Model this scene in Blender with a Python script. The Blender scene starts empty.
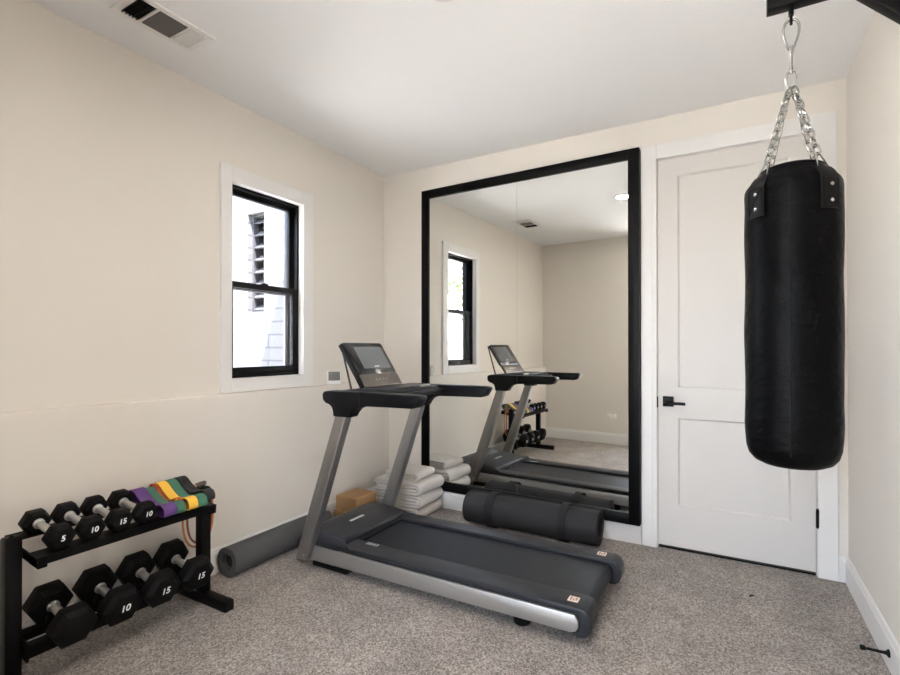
import bpy, bmesh, math, random
from mathutils import Vector, Matrix, noise
random.seed(7)
SC = bpy.context.scene
COL = SC.collection
PI = math.pi
R = math.radians

# ------------------------------------------------------------------ helpers
def lin(c):
    return tuple(((x/255)/12.92 if x/255 <= .04045 else ((x/255+.055)/1.055)**2.4) for x in c) + (1.0,)

def new_mat(name):
    m = bpy.data.materials.new(name); m.use_nodes = True
    nt = m.node_tree; b = nt.nodes['Principled BSDF']
    return m, nt, b

def mat(name, rgb, rough=.5, metal=0.0, spec=.5, bump=0.0, bscale=200.0, var=0.0, vscale=30.0, coat=0.0, sheen=0.0, detail=3.0):
    m, nt, b = new_mat(name)
    b.inputs['Base Color'].default_value = lin(rgb)
    b.inputs['Roughness'].default_value = rough
    b.inputs['Metallic'].default_value = metal
    b.inputs['Specular IOR Level'].default_value = spec
    b.inputs['Coat Weight'].default_value = coat
    if sheen: b.inputs['Sheen Weight'].default_value = sheen
    if bump or var:
        tc = nt.nodes.new('ShaderNodeTexCoord')
    if bump:
        n = nt.nodes.new('ShaderNodeTexNoise'); n.inputs['Scale'].default_value = bscale; n.inputs['Detail'].default_value = detail
        bp = nt.nodes.new('ShaderNodeBump'); bp.inputs['Strength'].default_value = bump; bp.inputs['Distance'].default_value = .002
        nt.links.new(tc.outputs['Object'], n.inputs['Vector'])
        nt.links.new(n.outputs['Fac'], bp.inputs['Height']); nt.links.new(bp.outputs['Normal'], b.inputs['Normal'])
    if var:
        n = nt.nodes.new('ShaderNodeTexNoise'); n.inputs['Scale'].default_value = vscale; n.inputs['Detail'].default_value = 4
        mx = nt.nodes.new('ShaderNodeMix'); mx.data_type = 'RGBA'
        c = lin(rgb)
        mx.inputs[6].default_value = tuple(x*(1-var) for x in c[:3])+(1,)
        mx.inputs[7].default_value = tuple(min(1, x*(1+var)) for x in c[:3])+(1,)
        nt.links.new(tc.outputs['Object'], n.inputs['Vector'])
        nt.links.new(n.outputs['Fac'], mx.inputs[0]); nt.links.new(mx.outputs[2], b.inputs['Base Color'])
    return m

def emit(name, rgb, strength):
    m, nt, b = new_mat(name)
    b.inputs['Base Color'].default_value = lin(rgb)
    b.inputs['Emission Color'].default_value = lin(rgb)
    b.inputs['Emission Strength'].default_value = strength
    return m

def link(name, bm, m, parent=None, smooth=35, kind=None):
    me = bpy.data.meshes.new(name)
    bmesh.ops.recalc_face_normals(bm, faces=bm.faces[:])
    bm.to_mesh(me); bm.free()
    if m is not None:
        for mm in (m if isinstance(m, (list, tuple)) else [m]): me.materials.append(mm)
    if smooth:
        for p in me.polygons: p.use_smooth = True
        me.set_sharp_from_angle(angle=R(smooth))
    o = bpy.data.objects.new(name, me); COL.objects.link(o)
    if parent is not None: o.parent = parent
    if kind: o['kind'] = kind
    return o

def tag(o, label, cat, group=None):
    o['label'] = label; o['category'] = cat
    if group: o['group'] = group
    return o

def thing(name, label, cat, loc=(0, 0, 0), group=None, rot=(0, 0, 0)):
    o = bpy.data.objects.new(name, None); COL.objects.link(o)
    o.empty_display_size = .1
    o.location = loc; o.rotation_euler = rot
    return tag(o, label, cat, group)

def struct_empty(name):
    o = bpy.data.objects.new(name, None); COL.objects.link(o); o['kind'] = 'structure'; return o

def B(): return bmesh.new()

def merge(bm, src, mtx=None):
    me = bpy.data.meshes.new('tmp'); src.to_mesh(me); src.free()
    if mtx is not None: me.transform(mtx)
    bm.from_mesh(me); bpy.data.meshes.remove(me)

def box(bm, x0, x1, y0, y1, z0, z1, bev=0.0, seg=2, mtx=None, mi=0):
    t = bmesh.new()
    v = [t.verts.new((x, y, z)) for x in (x0, x1) for y in (y0, y1) for z in (z0, z1)]
    for f in ((0,1,3,2),(4,6,7,5),(0,4,5,1),(2,3,7,6),(0,2,6,4),(1,5,7,3)):
        t.faces.new([v[i] for i in f]).material_index = mi
    bmesh.ops.recalc_face_normals(t, faces=t.faces[:])
    if bev:
        bmesh.ops.bevel(t, geom=t.edges[:], offset=bev, segments=seg, profile=.5, affect='EDGES')
    merge(bm, t, mtx)

def prism(bm, pts, a0, a1, axis='Y', bev=0.0, seg=2, mtx=None):
    """polygon pts extruded along axis. axis Y: pts=(x,z); X: pts=(y,z); Z: pts=(x,y)"""
    t = bmesh.new()
    def P(p, a):
        return {'Y': (p[0], a, p[1]), 'X': (a, p[0], p[1]), 'Z': (p[0], p[1], a)}[axis]
    A = [t.verts.new(P(p, a0)) for p in pts]; Bv = [t.verts.new(P(p, a1)) for p in pts]
    n = len(pts)
    t.faces.new(A); t.faces.new(Bv[::-1])
    for i in range(n): t.faces.new((A[i], Bv[i], Bv[(i+1) % n], A[(i+1) % n]))
    bmesh.ops.recalc_face_normals(t, faces=t.faces[:])
    if bev:
        bmesh.ops.bevel(t, geom=t.edges[:], offset=bev, segments=seg, profile=.5, affect='EDGES', clamp_overlap=True)
    merge(bm, t, mtx)

def lathe(bm, prof, seg=32, mtx=None, cap=True, fn=None):
    """prof: list of (r,z) about Z"""
    t = bmesh.new(); rings = []
    for r, z in prof:
        if r < 1e-6: rings.append([t.verts.new((0, 0, z))])
        else:
            ring = []
            for k in range(seg):
                a = 2*PI*k/seg
                p = (r*math.cos(a), r*math.sin(a), z)
                if fn: p = fn(p, a, r, z)
                ring.append(t.verts.new(p))
            rings.append(ring)
    for A, C in zip(rings, rings[1:]):
        for k in range(seg):
            k2 = (k+1) % seg
            if len(A) == 1 and len(C) == 1: continue
            if len(A) == 1: t.faces.new((A[0], C[k], C[k2]))
            elif len(C) == 1: t.faces.new((A[k], C[0], A[k2]))
            else: t.faces.new((A[k], C[k], C[k2], A[k2]))
    if cap:
        for ring in (rings[0], rings[-1]):
            if len(ring) > 1: t.faces.new(ring)
    bmesh.ops.recalc_face_normals(t, faces=t.faces[:])
    merge(bm, t, mtx)

def tube(bm, pts, r, seg=10, closed=False, mtx=None):
    t = bmesh.new(); pts = [Vector(p) for p in pts]; n = len(pts); rings = []
    up = None
    for i, p in enumerate(pts):
        a = pts[(i-1) % n] if (closed or i > 0) else p
        c = pts[(i+1) % n] if (closed or i < n-1) else p
        d = (c-a).normalized()
        if up is None:
            up = Vector((0, 0, 1)) if abs(d.z) < .9 else Vector((1, 0, 0))
        s = d.cross(up)
        if s.length < 1e-5: s = d.orthogonal()
        s.normalize(); up = s.cross(d).normalized()
        rr = r[i] if isinstance(r, (list, tuple)) else r
        rings.append([t.verts.new(p + (s*math.cos(2*PI*k/seg) + up*math.sin(2*PI*k/seg))*rr) for k in range(seg)])
    m = n if closed else n-1
    for i in range(m):
        A, C = rings[i], rings[(i+1) % n]
        off = 0
        if closed and i == n-1:
            off = min(range(seg), key=lambda o: (A[0].co-C[o].co).length)
        for k in range(seg):
            t.faces.new((A[k], A[(k+1) % seg], C[(k+1+off) % seg], C[(k+off) % seg]))
    if not closed:
        t.faces.new(rings[0][::-1]); t.faces.new(rings[-1])
    bmesh.ops.recalc_face_normals(t, faces=t.faces[:])
    merge(bm, t, mtx)

def smooth_path(pts, n=8, closed=False):
    P = [Vector(p) for p in pts]; out = []; N = len(P)
    rng = range(N) if closed else range(N-1)
    for i in rng:
        p0 = P[(i-1) % N] if (closed or i > 0) else P[i]
        p1 = P[i]; p2 = P[(i+1) % N]
        p3 = P[(i+2) % N] if (closed or i+2 < N) else P[(i+1) % N]
        for k in range(n):
            t = k/n
            out.append(.5*((2*p1)+(-p0+p2)*t+(2*p0-5*p1+4*p2-p3)*t*t+(-p0+3*p1-3*p2+p3)*t**3))
    if not closed: out.append(P[-1])
    return out

def text_bm(body, size, extrude=.0006, shear=0.0, offset=0.0):
    cu = bpy.data.curves.new('txt', 'FONT'); cu.body = body; cu.size = size; cu.extrude = extrude; cu.shear = shear; cu.offset = offset
    cu.align_x = 'CENTER'; cu.align_y = 'CENTER'
    o = bpy.data.objects.new('txt', cu); COL.objects.link(o)
    dg = bpy.context.evaluated_depsgraph_get(); dg.update()
    me = bpy.data.meshes.new_from_object(o.evaluated_get(dg))
    bm = bmesh.new(); bm.from_mesh(me)
    bpy.data.objects.remove(o); bpy.data.curves.remove(cu); bpy.data.meshes.remove(me)
    return bm

def frame_mtx(origin, xdir, ydir):
    x = Vector(xdir).normalized(); z = x.cross(Vector(ydir)).normalized(); y = z.cross(x)
    m = Matrix((x, y, z)).transposed().to_4x4(); m.translation = Vector(origin); return m

# ------------------------------------------------------------------ measures
XL, XLE, XR, YB, YR, H = -2.5554, -2.5054, .5547, 3.3575, -.012, 2.722
LED = .996
# ------------------------------------------------------------------ materials
M = {}
M['wall'] = mat('cream wall paint', (224, 217, 207), .75, spec=.25, bump=.08, bscale=350)
M['ceil'] = mat('white ceiling paint', (238, 237, 236), .85, spec=.2, bump=.1, bscale=250)
M['white'] = mat('white satin trim paint', (226, 223, 219), .42, spec=.4)
M['door'] = mat('white door paint', (206, 201, 195), .45, spec=.4)
M['black'] = mat('matt black metal', (10, 10, 11), 0.45, spec=0.15)
M['blackframe'] = mat('black painted wood', (10, 9, 9), 0.45, spec=0.12, bump=.15, bscale=60)
M['winblack'] = mat('black window frame', (12, 12, 14), 0.4, spec=0.2)
M['rack'] = mat('black powder coat', (9, 8, 8), 0.42, spec=0.16, bump=.2, bscale=900)
M['rubber'] = mat('black rubber', (11, 10, 10), 0.6, spec=0.16, bump=.25, bscale=700)
M['chrome'] = mat('brushed chrome', (200, 199, 197), .42, metal=.85)
M['steel'] = mat('bright steel', (172, 171, 168), .25, metal=1)
M['num'] = mat('white number paint', (238, 238, 236), .5)
M['silver'] = mat('silver metallic paint', (172, 169, 165), .45, metal=.75)
M['silver2'] = mat('grey metallic upright', (150, 147, 144), .34, metal=.75)
M['tread'] = mat('dark grey plastic', (40, 41, 45), 0.4, spec=.3, bump=.15, bscale=900)
M['treadblack'] = mat('black plastic', (13, 13, 15), 0.42, spec=0.22, bump=.12, bscale=800)
M['grip'] = mat('black soft grip', (9, 9, 12), 0.4, spec=0.2, bump=.2, bscale=900)
M['belt'] = mat('treadmill belt rubber', (20, 22, 29), 0.4, spec=.25, bump=.35, bscale=1400)
M['screen'] = mat('display glass', (96, 102, 104), .12, spec=.6, coat=.4)
M['bezel'] = mat('glossy black bezel', (10, 10, 12), 0.2, spec=0.4, coat=.5)
M['consgrey'] = mat('console metallic grey', (120, 113, 106), .28, metal=.7)
M['sticker'] = mat('pale foil sticker', (226, 205, 188), .4)
M['mark'] = mat('pale print', (205, 205, 207), .5)
M['foam'] = mat('dark grey foam', (44, 43, 44), .82, bump=.35, bscale=500, spec=.3)
M['foam2'] = mat('mid grey foam', (84, 83, 83), .85, bump=.35, bscale=500, spec=.3)
M['foamcore'] = mat('black roll hollow', (18, 18, 18), .9)
M['strap'] = mat('black elastic strap', (15, 15, 16), .8, bump=.4, bscale=900)
M['cork'] = mat('tan cork', (176, 140, 100), .8, bump=.3, bscale=400, var=.16, vscale=70, spec=.2)
M['towel'] = mat('grey terry cloth', (203, 196, 189), .95, bump=.9, bscale=420, var=.05, vscale=160, spec=.05, sheen=.3)
M['purple'] = mat('purple rubber', (92, 56, 120), .6, bump=.15, bscale=500)
M['green'] = mat('green rubber', (62, 108, 84), .6, bump=.15, bscale=500)
M['dgreen'] = mat('teal green rubber', (70, 122, 98), .6, bump=.15, bscale=500)
M['yellow'] = mat('amber yellow rubber', (236, 182, 62), .6, bump=.15, bscale=500)
M['red'] = mat('brick red rubber', (176, 74, 40), .6, bump=.15, bscale=500)
M['bblack'] = mat('black latex', (24, 24, 26), .5, bump=.15, bscale=500)
M['tubeorange'] = mat('tan orange latex tube', (196, 128, 66), .5)
M['tubered'] = mat('rust brown latex tube', (134, 70, 44), .5)
M['gripgrey'] = mat('taupe grip foam', (106, 94, 86), .8)
M['pinkring'] = mat('pink beige cuff', (222, 168, 150), .6)
M['ventdark'] = mat('dark duct', (20, 20, 20), .8)
M['ventgrey'] = mat('shaded vent metal', (104, 99, 95), .6)  # vent metal with the shade on the middle louvers put into its colour
M['ventlight'] = mat('vent white metal', (226, 223, 219), .5)
M['gadgetgrey'] = mat('grey lcd', (112, 110, 106), .3)
M['plastic'] = mat('white plastic', (234, 232, 228), .4)
M['lamp'] = emit('recessed lamp lens', (255, 250, 246), 98.0)

# leather of the bag
def leather():
    m, nt, b = new_mat('black bag leather')
    b.inputs['Base Color'].default_value = lin((7, 7, 8)); b.inputs['Roughness'].default_value = .38
    b.inputs['Specular IOR Level'].default_value = .055
    tc = nt.nodes.new('ShaderNodeTexCoord')
    v = nt.nodes.new('ShaderNodeTexVoronoi'); v.inputs['Scale'].default_value = 260
    n = nt.nodes.new('ShaderNodeTexNoise'); n.inputs['Scale'].default_value = 14; n.inputs['Detail'].default_value = 5
    mp = nt.nodes.new('ShaderNodeMapping'); mp.inputs['Scale'].default_value = (1, 1, 1.6)
    b1 = nt.nodes.new('ShaderNodeBump'); b1.inputs['Strength'].default_value = .25; b1.inputs['Distance'].default_value = .001
    b2 = nt.nodes.new('ShaderNodeBump'); b2.inputs['Strength'].default_value = .55; b2.inputs['Distance'].default_value = .012
    L = nt.links.new
    L(tc.outputs['Object'], mp.inputs['Vector']); L(mp.outputs['Vector'], n.inputs['Vector']); L(tc.outputs['Object'], v.inputs['Vector'])
    L(n.outputs['Fac'], b2.inputs['Height']); L(v.outputs['Distance'], b1.inputs['Height'])
    L(b2.outputs['Normal'], b1.inputs['Normal']); L(b1.outputs['Normal'], b.inputs['Normal'])
    return m
M['leather'] = leather()
M['leatherdark'] = mat('black stitched leather tab', (9, 8, 8), .5, spec=.2, bump=.3, bscale=300)

def carpet():
    m, nt, b = new_mat('grey beige cut pile carpet')
    L = nt.links.new
    tc = nt.nodes.new('ShaderNodeTexCoord')
    va = nt.nodes.new('ShaderNodeTexVoronoi'); va.inputs['Scale'].default_value = 150
    vb = nt.nodes.new('ShaderNodeTexVoronoi'); vb.inputs['Scale'].default_value = 260
    sa = nt.nodes.new('ShaderNodeSeparateColor'); sb = nt.nodes.new('ShaderNodeSeparateColor')
    mxa = nt.nodes.new('ShaderNodeMath'); mxa.operation = 'MULTIPLY_ADD'; mxa.inputs[1].default_value = .55
    mxb = nt.nodes.new('ShaderNodeMath'); mxb.operation = 'MULTIPLY'; mxb.inputs[1].default_value = .45
    for v_, s_ in ((va, sa), (vb, sb)):
        L(tc.outputs['Object'], v_.inputs['Vector']); L(v_.outputs['Color'], s_.inputs[0])
    L(sb.outputs[0], mxb.inputs[0]); L(sa.outputs[1], mxa.inputs[0]); L(mxb.outputs[0], mxa.inputs[2])
    n2 = nt.nodes.new('ShaderNodeTexNoise'); n2.inputs['Scale'].default_value = 5; n2.inputs['Detail'].default_value = 4
    n3 = nt.nodes.new('ShaderNodeTexNoise'); n3.inputs['Scale'].default_value = 420; n3.inputs['Detail'].default_value = 2
    for n in (n2, n3): L(tc.outputs['Object'], n.inputs['Vector'])
    cr = nt.nodes.new('ShaderNodeValToRGB'); e = cr.color_ramp.elements
    e[0].position = .12; e[0].color = lin((92, 83, 76)); e[1].position = .88; e[1].color = lin((190, 180, 171))
    em = cr.color_ramp.elements.new(.5); em.color = lin((144, 133, 124))
    L(mxa.outputs[0], cr.inputs['Fac'])
    mr = nt.nodes.new('ShaderNodeMapRange'); mr.inputs[1].default_value = .3; mr.inputs[2].default_value = .7; mr.inputs[3].default_value = .78; mr.inputs[4].default_value = 1.12
    L(n2.outputs['Fac'], mr.inputs[0])
    mx = nt.nodes.new('ShaderNodeMix'); mx.data_type = 'RGBA'; mx.blend_type = 'MULTIPLY'; mx.inputs[0].default_value = 1
    L(cr.outputs['Color'], mx.inputs[6]); L(mr.outputs[0], mx.inputs[7])
    L(mx.outputs[2], b.inputs['Base Color'])
    b.inputs['Roughness'].default_value = 1; b.inputs['Specular IOR Level'].default_value = .05; b.inputs['Sheen Weight'].default_value = .25
    bp = nt.nodes.new('ShaderNodeBump'); bp.inputs['Strength'].default_value = .6; bp.inputs['Distance'].default_value = .004
    ad = nt.nodes.new('ShaderNodeMath'); ad.operation = 'ADD'
    L(mxa.outputs[0], ad.inputs[0]); L(n3.outputs['Fac'], ad.inputs[1]); L(ad.outputs[0], bp.inputs['Height'])
    L(bp.outputs['Normal'], b.inputs['Normal'])
    return m
M['carpet'] = carpet()

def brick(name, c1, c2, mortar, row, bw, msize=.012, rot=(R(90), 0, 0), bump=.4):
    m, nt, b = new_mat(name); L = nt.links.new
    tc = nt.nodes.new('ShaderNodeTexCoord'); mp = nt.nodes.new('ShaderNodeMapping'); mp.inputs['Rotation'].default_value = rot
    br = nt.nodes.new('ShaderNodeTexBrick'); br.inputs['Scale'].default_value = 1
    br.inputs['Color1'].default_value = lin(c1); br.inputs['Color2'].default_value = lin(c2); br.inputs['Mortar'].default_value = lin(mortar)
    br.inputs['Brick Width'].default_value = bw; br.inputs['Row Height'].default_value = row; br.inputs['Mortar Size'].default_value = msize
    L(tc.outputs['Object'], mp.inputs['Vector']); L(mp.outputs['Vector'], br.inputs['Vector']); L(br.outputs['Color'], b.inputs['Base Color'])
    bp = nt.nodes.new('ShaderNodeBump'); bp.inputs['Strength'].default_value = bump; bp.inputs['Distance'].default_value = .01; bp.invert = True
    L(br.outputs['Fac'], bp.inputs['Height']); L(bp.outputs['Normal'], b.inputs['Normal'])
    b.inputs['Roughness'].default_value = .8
    return m
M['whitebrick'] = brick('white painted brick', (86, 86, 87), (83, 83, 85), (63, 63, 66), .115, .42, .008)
M['redbrick'] = brick('red brick', (142, 84, 66), (166, 112, 92), (176, 168, 160), .09, .26, .012, rot=(R(90), 0, R(90)))
M['patio'] = mat('pale concrete', (206, 203, 198), .9, var=.06, vscale=3)
M['leaf'] = mat('tree leaf', (96, 118, 66), .6, var=.25, vscale=3)
M['bark'] = mat('tree bark', (92, 76, 62), .9, bump=.6, bscale=30)
M['roof'] = mat('dark shingle', (70, 66, 64), .9, var=.15, vscale=8)
M['louver'] = mat('weathered grey louver', (52, 52, 56), .7)

def glass():
    m = bpy.data.materials.new('clear window glass'); m.use_nodes = True; nt = m.node_tree; nt.nodes.clear(); L = nt.links.new
    out = nt.nodes.new('ShaderNodeOutputMaterial'); tr = nt.nodes.new('ShaderNodeBsdfTransparent'); gl = nt.nodes.new('ShaderNodeBsdfGlossy')
    gl.inputs['Roughness'].default_value = .0
    fr = nt.nodes.new('ShaderNodeFresnel'); fr.inputs['IOR'].default_value = 1.45
    ge = nt.nodes.new('ShaderNodeNewGeometry'); inv = nt.nodes.new('ShaderNodeMath'); inv.operation = 'SUBTRACT'; inv.inputs[0].default_value = 1
    mu = nt.nodes.new('ShaderNodeMath'); mu.operation = 'MULTIPLY'
    L(ge.outputs['Backfacing'], inv.inputs[1]); L(inv.outputs[0], mu.inputs[0]); L(fr.outputs[0], mu.inputs[1])
    mx = nt.nodes.new('ShaderNodeMixShader'); L(mu.outputs[0], mx.inputs[0]); L(tr.outputs[0], mx.inputs[1]); L(gl.outputs[0], mx.inputs[2]); L(mx.outputs[0], out.inputs[0])
    return m
M['glass'] = glass()
def mirrorm():
    m = bpy.data.materials.new('mirror silver'); m.use_nodes = True; nt = m.node_tree; nt.nodes.clear()
    out = nt.nodes.new('ShaderNodeOutputMaterial'); gl = nt.nodes.new('ShaderNodeBsdfGlossy'); gl.inputs['Roughness'].default_value = 0
    gl.inputs['Color'].default_value = (.90, .91, .885, 1); nt.links.new(gl.outputs[0], out.inputs[0]); return m
M['mirror'] = mirrorm()
M['glassedge'] = mat('grey glass edge', (140, 140, 132), .5)

GLASS = M['glass']
# ------------------------------------------------------------------ room shell
def struct(name, bm, m, parent=None, smooth=0):
    return link(name, bm, m, parent, smooth, 'structure')

HX0, HY0 = -1.22, -1.0      # hall behind the camera, its glazed patio door added for fill light
bm = B(); box(bm, XL-.02, XR+.02, HY0-.02, YB+.12, -.06, 0); struct('floor', bm, M['carpet'])
bm = B(); box(bm, XL-.40, XR+.25, YR-.22, YB+.3, H, H+.28); box(bm, HX0-.22, XR+.25, HY0-.25, YR-.22, H, H+.28); struct('ceiling', bm, M['ceil'])
# left wall with window opening, thicker below the ledge
WY0, WY1, WZ0, WZ1 = 1.872, 2.432, 1.078, 2.245
XO = XL-.17
bm = B()
box(bm, XO, XL, YR-.13, WY0, LED, H); box(bm, XO, XL, WY1, YB+.3, LED, H)
box(bm, XO, XL, WY0, WY1, LED, WZ0); box(bm, XO, XL, WY0, WY1, WZ1, H)
box(bm, XO, XLE, YR-.13, YB+.3, -.3, LED, .004, 2)
struct('wall_left', bm, M['wall'])
# back wall with the doorway
DX0, DX1, DZ1 = -.392, .4144, 2.45
sl = math.tan(R(2.0572))
def glassY(x): return 3.3305-(x+1.4)*sl
mx0, mx1, mz0, mz1 = -2.1716, -.4925, .134, 2.534
ix0, ix1, iz0, iz1 = -2.104, -.561, .206, 2.467
bm = B()
box(bm, XL-.02, ix0-.006, YB, YB+.14, 0, H); box(bm, ix0-.006, ix1+.006, YB, YB+.14, 0, iz0-.006); box(bm, ix0-.006, ix1+.006, YB, YB+.14, iz1+.006, H)
box(bm, ix0-.006, ix1+.006, YB+.04, YB+.14, iz0-.006, iz1+.006)
box(bm, ix1+.006, DX0-.006, YB, YB+.14, 0, H); box(bm, DX1+.006, XR+.02, YB, YB+.14, 0, H); box(bm, DX0-.006, DX1+.006, YB, YB+.14, DZ1+.006, H)
struct('wall_back', bm, M['wall'])
bm = B(); box(bm, XR, XR+.14, HY0-.1, YB+.14, 0, H); struct('wall_right', bm, M['wall'])
bm = B(); box(bm, XL-.02, HX0, YR-.12, YR, 0, H); struct('wall_rear', bm, M['wall'])
HW0, HW1, HZ0, HZ1 = HY0+.06, YR-.17, .25, 2.35
bm = B()
box(bm, HX0-.12, HX0, HY0-.1, HW0, 0, H); box(bm, HX0-.12, HX0, HW1, YR-.12, 0, H)
box(bm, HX0-.12, HX0, HW0, HW1, 0, HZ0); box(bm, HX0-.12, HX0, HW0, HW1, HZ1, H)
struct('wall_hall', bm, M['wall'])
w2 = struct_empty('window_2')  # unseen hall window, added to brighten the right wall
bm = B(); hm = (HW0+HW1)/2
for ya, yb_, za, zb in ((HW0+.001, HW0+.045, HZ0+.001, HZ1-.001), (HW1-.045, HW1-.001, HZ0+.001, HZ1-.001), (HW0+.045, HW1-.045, HZ0+.001, HZ0+.05), (HW0+.045, HW1-.045, HZ1-.05, HZ1-.001)):
    box(bm, HX0-.09, HX0-.04, ya, yb_, za, zb, .003)
link('window_frame', bm, M['winblack'], w2)
bm = B(); box(bm, HX0-.067, HX0-.063, HW0+.04, HW1-.04, HZ0+.045, HZ1-.045); link('pane', bm, GLASS, w2, 0)
PD0, PD1, PDZ = HX0+.06, -.15, 2.3
bm = B(); box(bm, HX0-.12, PD0, HY0-.12, HY0, 0, H); box(bm, PD1, XR+.02, HY0-.12, HY0, 0, H); box(bm, PD0, PD1, HY0-.12, HY0, PDZ, H)
struct('wall_hall_end', bm, M['wall'])
pd = struct_empty('door_2')  # unseen patio door, added to let in frontal fill light
bm = B(); pm = (PD0+PD1)/2
for x0, x1, za, zb in ((PD0+.001, PD0+.06, .0, PDZ-.001), (PD1-.06, PD1-.001, .0, PDZ-.001), (PD0+.06, PD1-.06, PDZ-.06, PDZ-.001), (PD0+.06, PD1-.06, .001, .08), (pm-.03, pm+.03, .08, PDZ-.06)):
    box(bm, x0, x1, HY0-.09, HY0-.04, za, zb, .003)
link('door_frame', bm, M['winblack'], pd)
for x0, x1 in ((PD0+.06, pm-.03), (pm+.03, PD1-.06)):
    bm = B(); box(bm, x0-.005, x1+.005, HY0-.067, HY0-.063, .075, PDZ-.055); link('pane', bm, GLASS, pd, 0)
# unseen backing added behind the door so no light leaks
bm = B(); box(bm, DX0-.05, DX1+.05, YB+.14, YB+.2, 0, H); struct('wall_closet', bm, M['wall'])

# baseboards: moulded profile
def basebd(name, axis, face, sgn, a0, a1, t=.015, h=.14):
    p = [(face, 0), (face+sgn*t, 0), (face+sgn*t, h-.028), (face+sgn*t*.75, h-.02), (face+sgn*t*.6, h-.006), (face+sgn*t*.35, h), (face, h)]
    bm = B()
    prism(bm, p, a0, a1, axis)
    return struct(name, bm, M['white'])
basebd('baseboard_left', 'Y', XLE, 1, YR, YB)
basebd('baseboard_right', 'Y', XR, -1, HY0, YB)
basebd('baseboard_rear', 'X', YR, 1, XLE, HX0)
bm = B()
for a0, a1 in ((XLE, -.4925), (.5075, XR)):
    prism(bm, [(YB, 0), (YB-.015, 0), (YB-.015, .112), (YB-.011, .12), (YB-.009, .134), (YB-.005, .14), (YB, .14)], a0, a1, 'X')
struct('baseboard_back', bm, M['white'])

# door casing (trim_1): stepped profile
bm = B()
cw = .094
def casing(bm, x0, x1, z0, z1):
    box(bm, x0, x1, YB-.016, YB, z0, z1, .003)
# legs + head as butt joined boards with a bead at the inner edge
box(bm, DX0-.098, DX0-.006, YB-.018, YB+.002, 0, DZ1+.098, .003)
box(bm, DX1+.006, DX1+.096, YB-.018, YB+.002, 0, DZ1+.098, .003)
box(bm, DX0-.006, DX1+.006, YB-.018, YB+.002, DZ1+.006, DZ1+.098, .003)
for x in (DX0-.035, DX0-.022): box(bm, x, x+.004, YB-.0205, YB-.017, 0, DZ1+.02, .0015)
box(bm, DX0-.006, DX0-.003, YB+.001, YB+.12, 0, DZ1+.006); box(bm, DX1+.003, DX1+.006, YB+.001, YB+.12, 0, DZ1+.006)
box(bm, DX0-.006, DX1+.006, YB+.001, YB+.12, DZ1+.003, DZ1+.006)
struct('trim_1', bm, M['white'])

# door slab: stiles, rails, recessed panels with sloped sticking
door = struct_empty('door_1')
bm = B()
z0 = .022; pan = [(.282, .824), (1.012, 2.340)]; px0, px1 = -.278, .300; dep = .011; st = .010
y0 = YB+.002; yb = YB+.042
def quad(bm, a, b, c, d): bm.faces.new([bm.verts.new(p) for p in (a, b, c, d)])
box(bm, DX0, DX1, y0+dep+.004, yb, z0, DZ1)
def slab(x0, x1, za, zb): box(bm, x0, x1, y0, y0+dep+.004, za, zb)
slab(DX0, px0, z0, DZ1); slab(px1, DX1, z0, DZ1)
slab(px0, px1, z0, pan[0][0]); slab(px0, px1, pan[0][1], pan[1][0]); slab(px0, px1, pan[1][1], DZ1)
for za, zb in pan:
    o = [(px0, za), (px1, za), (px1, zb), (px0, zb)]; i = [(px0+st, za+st), (px1-st, za+st), (px1-st, zb-st), (px0+st, zb-st)]
    for k in range(4):
        k2 = (k+1) % 4
        quad(bm, (o[k][0], y0+.002, o[k][1]), (o[k2][0], y0+.002, o[k2][1]), (i[k2][0], y0+dep, i[k2][1]), (i[k][0], y0+dep, i[k][1]))
    quad(bm, *[(p[0], y0+dep, p[1]) for p in i])
link('door_panel', bm, M['door'], door, 0)
bm = B(); box(bm, -.364, -.302, YB-.009, YB+.002, .893, .957, .002)
hn = link('handle', bm, M['black'], door)
bm = B()
tube(bm, [(-.333, YB-.008, .918), (-.333, YB-.05, .918)], .011, 14)
box(bm, -.345, -.232, YB-.058, YB-.046, .909, .927, .003)
link('lever', bm, M['black'], hn)
bm = B(); box(bm, DX0-.0055, DX0-.0005, YB-.0195, YB+.001, .885, .953, .001); link('strike_plate', bm, M['black'], door)
for zc in (.325, 1.25, 2.17):
    bm = B(); tube(bm, [(DX1+.004, YB-.022, zc-.046), (DX1+.004, YB-.022, zc+.046)], .0075, 12)
    for q in (-.05, .05): lathe(bm, [(0, -.004), (.005, -.003), (.006, 0), (.005, .003), (0, .004)], 10, Matrix.Translation((DX1+.004, YB-.022, zc+q)))
    link('hinge', bm, M['black'], door)
bm = B(); box(bm, DX0, DX1, YB+.01, YB+.05, 0.001, .010); link('threshold', bm, M['black'], door, 0)  # black strip paints the shade in the gap under the door

# window trim (trim_2)
bm = B()
TX = XL+.017
ty0, ty1, tz0, tz1 = 1.8035, 2.5227, LED+.002, 2.335
box(bm, XL, TX, ty0, WY0, tz0, tz1, .003); box(bm, XL, TX, WY1, ty1, tz0, tz1, .003)
box(bm, XL, TX, WY0, WY1, tz0, WZ0, .003); box(bm, XL, TX, WY0, WY1, WZ1, tz1, .003)
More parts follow.
